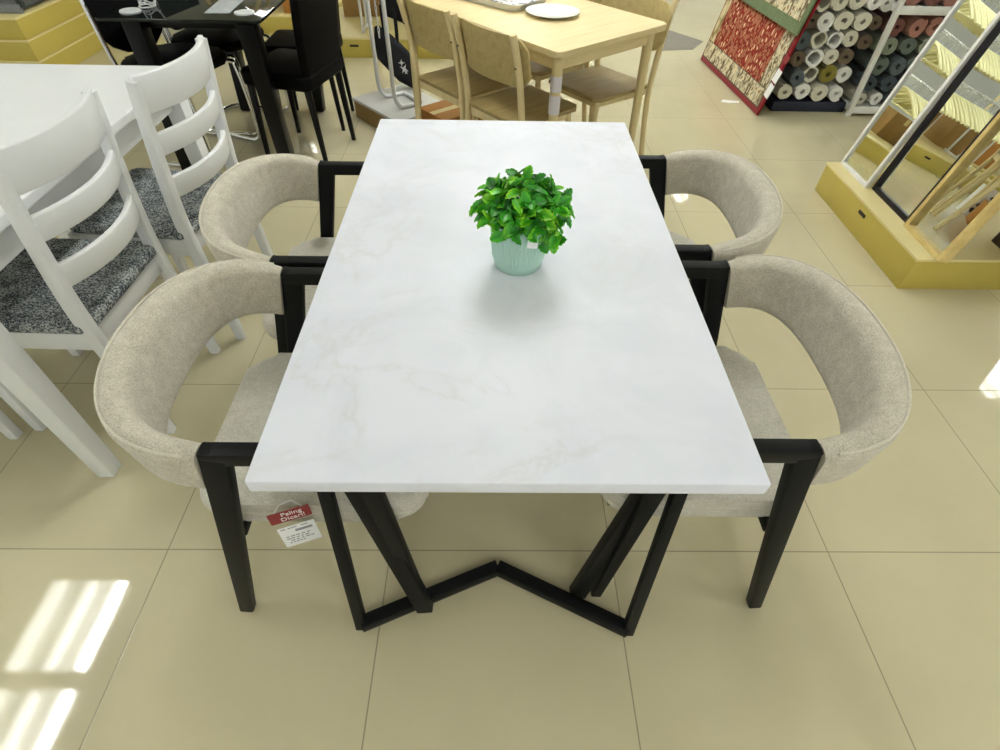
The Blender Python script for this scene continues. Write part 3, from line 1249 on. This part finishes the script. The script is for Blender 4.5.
# things under the wooden table
carton('flat orange-brown carton on the floor under the wooden chairs', *wp(.35, 1.12)[:2], 0, .46, .26, .16, BA, 'carton_orange')
bgp = thing('shopping_bag', 'white printed paper bag standing under the wooden chairs', 'bag', (-.24, 3.76, 0), .3)
b = new()
lo_ = [(-.10, -.05), (.10, -.05), (.10, .05), (-.10, .05)]
v0 = [b.verts.new((x, y, 0)) for x, y in lo_]
v1 = [b.verts.new((x * 1.05, y * .7, .22)) for x, y in lo_]
b.faces.new(v0[::-1])
for k in range(4):
    b.faces.new((v0[k], v0[(k + 1) % 4], v1[(k + 1) % 4], v1[k]))
bb = obj('bag_body', b, M['paper'], bgp, 0)
b = new()
rb = random.Random(9)
for k in range(9):
    x, z, r = rb.uniform(-.07, .07), rb.uniform(.04, .18), rb.uniform(.008, .02)
    poly = [(r * (1 + .3 * math.cos(2 * a)) * math.cos(a), r * math.sin(a)) for a in [2 * PI * j / 10 for j in range(10)]]
    prism(b, poly, 0, .001, M=Matrix.Translation((x, -.0505 + .015 * z / .22, z)) @ Matrix.Rotation(PI / 2 - .068, 4, 'X'))
obj('printed_pattern', b, M['ink_dark'], bb, 0)['kind'] = 'stuff'

b = new()
poly = [(-.065, -.012), (-.01, -.03), (.06, -.024), (.07, .006), (.0, .02), (-.04, .036)]
prism(b, poly, 0, .002)
for v in b.verts:
    v.co.z += .012 * max(0, v.co.x) * 4 * abs(v.co.y) * 20
sp = obj('paper_scrap', b, M['paper'], None, 0)
sp.location = (1.665, 3.985, .0005)
tag(sp, 'torn pale paper scrap on the floor beside the red rug', 'paper')

# ------------------------------------------------------------------ framed mirrors leaning on the podium
def framed_mirror(name, label, y0, y1, xb, z, H, fw, depth, lean, mf, mm='mirror', yaw=0.0):
    t = thing(name, label, 'mirror', (xb, (y0 + y1) / 2, z), 0, None)
    # local: width along y, height along z, front towards -x; leaned back about the foot
    t.rotation_euler = (0, math.radians(lean), math.radians(yaw))
    Wd = y1 - y0
    b = new()
    for s in (-1, 1):
        box(b, (depth / 2, s * (Wd / 2 - fw / 2), H / 2), (depth, fw, H), bev=.002)
    for zc in (fw / 2, H - fw / 2):
        box(b, (depth / 2, 0, zc), (depth, Wd - fw * 2, fw), bev=.0015)
    obj('frame', b, M[mf], t)
    b = new()
    box(b, (depth * .55, 0, H / 2), (.004, Wd - fw * 1.6, H - fw * 1.6))
    obj('mirror_glass', b, M[mm], t, 0)
    b = new()
    box(b, (depth * .55 + .006, 0, H / 2), (.006, Wd - fw * 1.5, H - fw * 1.5))
    obj('back_panel', b, M['mirror_back'], t, 0)
    return t


MZ = .1535
framed_mirror('framed_mirror', 'white-framed mirror leaning on the yellow podium', 2.440, 2.712, 1.815, MZ, 1.25, .018, .022, 12.4, 'frame_white')
framed_mirror('framed_mirror', 'black-framed mirror leaning on the yellow podium between the white and wooden frames', 2.110, 2.438, 1.848, MZ, 1.25, .024, .024, 10.6, 'frame_black')
framed_mirror('framed_mirror', 'wooden-framed mirror leaning at the near end of the yellow podium', 1.822, 2.100, 1.826, MZ, 1.25, .020, .045, 10.5, 'frame_wood')
framed_mirror('framed_mirror', 'dark-brown-framed mirror at the right edge, behind the wooden frame', 1.60, 1.985, 2.150, MZ, 1.1, .03, .03, 9.0, 'frame_brown')
# a plain easel bar that the row of mirrors leans against
b = new()
for y in (1.90, 2.66):
    bar(b, (2.22, y, .153), (2.22, y, 1.05), .03, .03)
bar(b, (2.22, 1.86, 1.05), (2.22, 2.70, 1.05), .03, .03)
es = obj('easel_rail', b, M['frame_brown'], None)
tag(es, 'brown rail behind the leaning mirrors that props them up', 'rail')

# ------------------------------------------------------------------ hangers and wooden rack at the back (seen in the mirrors)
hr = thing('hanger_rail', 'steel rail of cream clothes hangers seen only in the mirrors', 'rail', (-.45, 5.10, .1415))
b = new()
ROWS = ((-.14, .50), (.05, .85), (.22, 1.21))
for s in (-1, 1):
    for y, z in ROWS:
        tube(b, [(s * .62, y, 0), (s * .62, y, z)], .011, 10)
    tube(b, [(s * .62, -.18, .011), (s * .62, .26, .011)], .011, 10)
for y, z in ROWS:
    tube(b, [(-.64, y, z), (.64, y, z)], .011, 10)
obj('frame', b, M['steel_white'], hr)


def make_hanger():
    """local: hook at origin, body below, wide along y, thin along x"""
    t = thing('clothes_hanger', 'cream plastic clothes hanger seen in the mirrors', 'hanger', (0, 0, 0), 0, 'cream hangers reflected in the mirrors')
    b = new()
    tube(b, catmull([(0, .02, -.005), (0, .012, .014), (0, -.006, .016), (0, -.016, .0), (0, -.002, -.025), (0, 0, -.06)], 5), .0022, 6)
    obj('hook', b, M['chrome'], t)
    b = new()
    P = catmull([(0, -.205, -.165), (0, -.15, -.125), (0, -.06, -.075), (0, 0, -.058), (0, .06, -.075), (0, .15, -.125), (0, .205, -.165)], 5)
    fr = []
    for i, p in enumerate(P):
        tgv = (P[min(i + 1, len(P) - 1)] - P[max(i - 1, 0)]).normalized()
        fr.append((p, Vector((1, 0, 0)), tgv.cross(Vector((1, 0, 0)))))
    sweep(b, fr, lambda i: rrect(.016 + .012 * abs(i / (len(P) - 1) - .5), .018, .005, 2))
    tube(b, [(0, -.19, -.160), (0, .19, -.160)], .005, 8)
    obj('hanger_body', b, M['hanger'], t, 50)
    return t


hg = make_hanger()
NH = 24
for i in range(NH * 3):
    o = hg if i == 0 else dup(hg)
    k, row = i % NH, i // NH
    o.location = (-.45 - .53 + k * .046, 5.10 + ROWS[row][0], .1415 + ROWS[row][1] - .012)
    o.rotation_euler = (0, 0, rng.uniform(-.08, .08) - .35)
    o.scale = (1.25, 1.25, 1.25)


wr = thing('wooden_rack', 'slatted pale wooden rack seen only in the wooden-framed mirror', 'rack', (-2.15, 5.78, .1415))
b = new()
for sx in (-.5, -.17, .17, .5):
    bar(b, (sx, -.16, 0), (sx, -.16, 1.5), .04, .04)
    bar(b, (sx, .16, 0), (sx, .16, 1.5), .04, .04)
obj('posts', b, M['wood_post'], wr)
for k in range(6):
    b = new()
    for q in range(5):
        bar(b, (-.52, -.15 + q * .075, .12 + k * .26), (.52, -.15 + q * .075, .12 + k * .26), .045, .016, side=(0, 1, 0))
    obj('slatted_shelf', b, M['wood'], wr)

# ------------------------------------------------------------------ rugs on a rack
RA = Vector((1.700, 4.899, 0))
RB = Vector((1.777, 3.733, 0))
ru = (RB - RA).normalized()
RL = (RB - RA).length
rz_rug = math.atan2(ru.y, ru.x)
LEAN = math.radians(11.5)


def rug(name, label, z0, z1, off, u0, u1, bands, tags=()):
    """local: x along the hem (0..), y away from the aisle, z up the slope"""
    t = thing(name, label, 'rug', RA + ru * 0.0, 0, None)
    t.rotation_euler = Euler((-LEAN, 0, 0)).to_matrix().to_4x4().to_euler()
    t.matrix_world = Matrix.Translation(RA) @ Matrix.Rotation(rz_rug, 4, 'Z') @ Matrix.Rotation(-LEAN, 4, 'X') @ Matrix.Translation((0, off, 0))
    for nm, a0, a1, b0, b1, mm in bands:
        b = new()
        lift = {'hem': 0.0, 'stripe': .0015}.get(nm, .003)
        box(b, ((a0 + a1) / 2, -lift / 2, (b0 + b1) / 2), (a1 - a0, .014 + lift, b1 - b0), bev=.003 if nm == 'hem' else 0)
        o = obj(nm, b, M[mm], t, 0)
    return t


RS = 1.55
r1 = rug('rug', 'red floral rug with cream border and red hem hanging to the floor', 0, RS, 0.0, 0, RL, [
    ('hem', 0, RL, .004, RS, 'rug_hem'),
    ('stripe', .012, RL - .035, .038, RS - .01, 'rug_line'),
    ('border', .020, RL - .043, .046, .150, 'rug_border'),
    ('border', .020, .105, .156, RS - .02, 'rug_border_two'),
    ('border', RL - .165, RL - .043, .156, RS - .02, 'rug_border'),
    ('field', .111, RL - .171, .156, RS - .02, 'rug_red')])
for z, hh, mm, nm in ((.350, .045, 'paper_red', 'red_tag'), (.250, .075, 'paper', 'price_tag'), (.160, .080, 'paper', 'price_tag')):
    b = new()
    box(b, (RL + .004, -.014, z), (.062, .003, hh), rot=(0, .12, 0))
    obj(nm, b, M[mm], r1, 0)
r2 = rug('rug', 'green-hemmed rug with cream and rust pattern hanging over the red one', .47, RS, -.030, .05, RL, [
    ('hem', .06, RL + .01, .478, RS, 'rug_green'),
    ('field', .11, RL - .03, .545, RS - .02, 'rug_border'),
    ('panel', .25, RL - .16, .66, RS - .1, 'rug_border_two')])
rr = thing('rug_rack', 'dark rug display rack holding up the red and green rugs', 'rack', (0, 0, 0))
rr.matrix_world = Matrix.Translation(RA) @ Matrix.Rotation(rz_rug, 4, 'Z')
for x in (.08, RL - .55):
    b = new()
    bar(b, (x, .05, 0), (x, .05 + 1.54 * math.tan(LEAN), 1.54), .03, .03, side=(0, 1, 0))
    obj('upright', b, M['dark_metal'], rr)
    b = new()
    bar(b, (x, .05, .015), (x, .13, .015), .03, .03)
    bar(b, (x, .13, .015), (x, .05 + 1.54 * math.tan(LEAN), 1.54), .03, .03)
    obj('brace', b, M['dark_metal'], rr)
b = new()
bar(b, (0, .05 + 1.52 * math.tan(LEAN), 1.53), (RL, .05 + 1.52 * math.tan(LEAN), 1.53), .03, .03)
obj('crossbar', b, M['dark_metal'], rr)


# ------------------------------------------------------------------ rolled throws
def roll_mesh(kind, turns, R, r0, L, sq, seed):
    """a rolled cloth seen from its end; axis along y, front end at y = 0"""
    q = random.Random(seed)
    b = new()
    seg = 16
    N = int(turns * seg)
    ph = q.uniform(0, 2 * PI)
    inner, outer = [], []
    pitch = (R - r0) / turns
    th = pitch * .74
    for i in range(N + 1):
        a = ph + 2 * PI * i / seg
        r = r0 + (R - r0 - th) * i / N
        wob = 1 + .05 * math.sin(2 * a + ph) + .03 * math.sin(3 * a)
        # squareness
        s = (abs(math.cos(a - .6)) ** sq + abs(math.sin(a - .6)) ** sq) ** (-1.0 / sq)
        lip = -q.uniform(0, .010)
        inner.append((r * wob * s * math.cos(a), r * wob * s * math.sin(a), lip))
        outer.append(((r + th) * wob * s * math.cos(a), (r + th) * wob * s * math.sin(a), lip))
    ri = [[b.verts.new((x, l, z)) for x, z, l in inner], [b.verts.new((x, L, z)) for x, z, l in inner]]
    ro = [[b.verts.new((x, l, z)) for x, z, l in outer], [b.verts.new((x, L, z)) for x, z, l in outer]]
    for i in range(N):
        b.faces.new((ri[0][i], ri[0][i + 1], ri[1][i + 1], ri[1][i]))
        b.faces.new((ro[0][i], ro[1][i], ro[1][i + 1], ro[0][i + 1]))
        b.faces.new((ri[0][i], ro[0][i], ro[0][i + 1], ri[0][i + 1]))
        b.faces.new((ri[1][i], ri[1][i + 1], ro[1][i + 1], ro[1][i]))
    for e in (0, N):
        b.faces.new((ri[0][e], ri[1][e], ro[1][e], ro[0][e]))
    bmesh.ops.recalc_face_normals(b, faces=list(b.faces))
    me = bpy.data.meshes.new(kind)
    b.to_mesh(me)
    b.free()
    me.polygons.foreach_set('use_smooth', [True] * len(me.polygons))
    me.set_sharp_from_angle(angle=math.radians(50))
    return me


ROLLC = {'cream': ((.58, .56, .45), (.76, .74, .62)), 'white': ((.70, .70, .66), (.86, .86, .84)), 'olive': ((.16, .14, .02), (.30, .26, .05)),
         'slate': ((.06, .08, .09), (.12, .15, .16)), 'pink': ((.34, .15, .11), (.50, .25, .20)), 'mauve': ((.18, .07, .06), (.28, .12, .10)),
         'sage': ((.20, .23, .17), (.32, .36, .28)), 'grey-green': ((.10, .13, .11), (.17, .21, .18)), 'navy': ((.035, .05, .06), (.07, .09, .105)), 'brown': ((.10, .07, .045), (.17, .125, .08))}
RM = {k: m_fabric(k.replace('-', '_') + '_throw', a, c, 120) for k, (a, c) in ROLLC.items()}
meshes = {}


def roll(label, col, x, y, z, r, style, group, L=.36):
    key = (style, col)
    if key not in meshes:
        p = {'tight': (3.2, .010, 2.2), 'open': (1.6, .55, 3.2), 'fold': (2.2, .12, 2.6)}[style]
        r0 = p[1] if p[1] < .05 else p[1]
        me = roll_mesh('rolled_throw', p[0], 1.0, .14 if style == 'tight' else r0, 1.0, p[2], len(meshes) + 3)
        me.materials.append(RM[col])
        meshes[key] = me
    o = bpy.data.objects.new('rolled_throw', meshes[key])
    C.objects.link(o)
    o.location = (x, y, z)
    o.scale = (r, L, r)
    o.rotation_euler = (0, rng.uniform(-.5, .5), rng.uniform(-.06, .06))
    return tag(o, label, 'rolled throw', group)


ORD = ['first', 'second', 'third', 'fourth', 'fifth', 'sixth', 'seventh', 'eighth']
FY = 3.835
# loose stack on the navy plinth: rows from the floor, left to right (x, z, radius, colour, style)
rows = [
    [(1.955, .118, .052, 'cream', 'tight'), (2.065, .125, .055, 'white', 'fold'), (2.180, .120, .058, 'cream', 'tight'), (2.300, .118, .050, 'white', 'tight')],
    [(1.995, .215, .050, 'slate', 'tight'), (2.085, .230, .050, 'cream', 'open'), (2.195, .232, .060, 'olive', 'fold'), (2.305, .225, .054, 'white', 'fold')],
    [(1.955, .320, .050, 'brown', 'tight'), (2.055, .330, .054, 'white', 'open'), (2.160, .335, .050, 'cream', 'tight'), (2.262, .335, .050, 'brown', 'tight')],
    [(1.945, .425, .052, 'slate', 'tight'), (2.050, .430, .052, 'cream', 'open'), (2.150, .428, .048, 'white', 'open'), (2.250, .432, .052, 'cream', 'fold'), (2.345, .420, .045, 'brown', 'tight')],
    [(1.962, .528, .046, 'brown', 'tight'), (2.040, .530, .055, 'white', 'tight'), (2.150, .535, .058, 'cream', 'fold'), (2.262, .532, .055, 'cream', 'tight'), (2.362, .520, .044, 'brown', 'tight')],
    [(1.980, .630, .048, 'cream', 'open'), (2.075, .635, .058, 'cream', 'fold'), (2.186, .640, .056, 'cream', 'tight'), (2.285, .638, .052, 'white', 'fold'), (2.380, .626, .044, 'white', 'tight')],
    [(2.005, .735, .048, 'cream', 'tight'), (2.098, .742, .055, 'white', 'tight'), (2.200, .745, .052, 'cream', 'tight'), (2.305, .740, .050, 'cream', 'fold')],
]
NR = ['bottom', 'second', 'third', 'fourth', 'fifth', 'sixth', 'topmost']
for ri_, row in enumerate(rows):
    for k, (x, z, r, col, sty) in enumerate(row):
        roll(f'{col} rolled throw, {ORD[k]} from left in the {NR[ri_]} row of the loose stack', col, x, FY + rng.uniform(-.02, .015), z, r, sty, 'rolled throws in the loose stack')
# plinth and wire holder below and around the stack
pb = thing('stack_base', 'navy base under the loose stack of rolled throws', 'plinth', (2.15, 4.03, 0))
b = new()
box(b, (0, 0, .032), (.50, .42, .064), bev=.004)
obj('body', b, M['navy'], pb)
b = new()
for s in (-1, 1):
    bar(b, (s * .262, .20, 0), (s * .262, .20, .86), .02, .02)
bar(b, (-.262, .215, .42), (.262, .215, .42), .7, .012, side=(0, 0, 1))
obj('back_frame', b, M['shelf_dark'], pb)

# white shelf with coloured throws
sh = thing('shelf_unit', 'white shelf unit of coloured rolled throws behind the mirrors', 'shelf', (2.86, 3.96, 0))
SX0, SX1 = -.450, .450
for x in (SX0, SX1):
    b = new()
    bar(b, (x, -.195, 0), (x, -.195, 1.4), .03, .03)
    bar(b, (x, .195, 0), (x, .195, 1.4), .03, .03)
    obj('post', b, M['shelf_white'], sh)
for z in (.035, .605, 1.20):
    b = new()
    box(b, (0, 0, z), (SX1 - SX0, .40, .026), bev=.003)
    box(b, (0, -.200, z + .004), (SX1 - SX0 - .02, .012, .045), bev=.002)
    obj('shelf_board', b, M['shelf_white'], sh)
b = new()
box(b, (0, .215, .7), (.93, .01, 1.38))
obj('back_panel', b, M['shelf_dark'], sh)
SY = 3.80
srows = [
    ('bottom', [(2.475, .090, .040, 'cream', 'tight'), (2.570, .094, .044, 'white', 'fold'), (2.675, .094, .044, 'navy', 'tight'), (2.78, .094, .044, 'navy', 'fold')]),
    ('second', [(2.485, .185, .050, 'navy', 'tight'), (2.600, .190, .052, 'navy', 'fold'), (2.715, .190, .052, 'slate', 'tight'), (2.83, .190, .052, 'slate', 'fold')]),
    ('third', [(2.490, .292, .052, 'grey-green', 'fold'), (2.608, .298, .054, 'slate', 'tight'), (2.725, .298, .054, 'grey-green', 'tight'), (2.84, .298, .052, 'slate', 'tight')]),
    ('fourth', [(2.500, .402, .054, 'sage', 'tight'), (2.618, .405, .053, 'grey-green', 'tight'), (2.735, .405, .053, 'sage', 'fold'), (2.85, .405, .052, 'sage', 'tight')]),
    ('top', [(2.495, .507, .048, 'mauve', 'tight'), (2.605, .512, .054, 'pink', 'tight'), (2.722, .512, .054, 'pink', 'fold'), (2.838, .510, .052, 'mauve', 'fold')]),
]
for nm, row in srows:
    for k, (x, z, r, col, sty) in enumerate(row):
        roll(f'{col} rolled throw, {ORD[k]} from left in the {nm} row of the white shelf', col, x, SY + rng.uniform(-.01, .02), z, r, sty, 'rolled throws in the white shelf', .34)
for k, (x, col) in enumerate(((2.50, 'pink'), (2.615, 'mauve'), (2.73, 'pink'), (2.845, 'mauve'))):
    roll(f'{col} rolled throw, {ORD[k]} from left on the upper board of the white shelf', col, x, SY, .672, .053, 'tight', 'rolled throws on the upper board of the white shelf', .34)
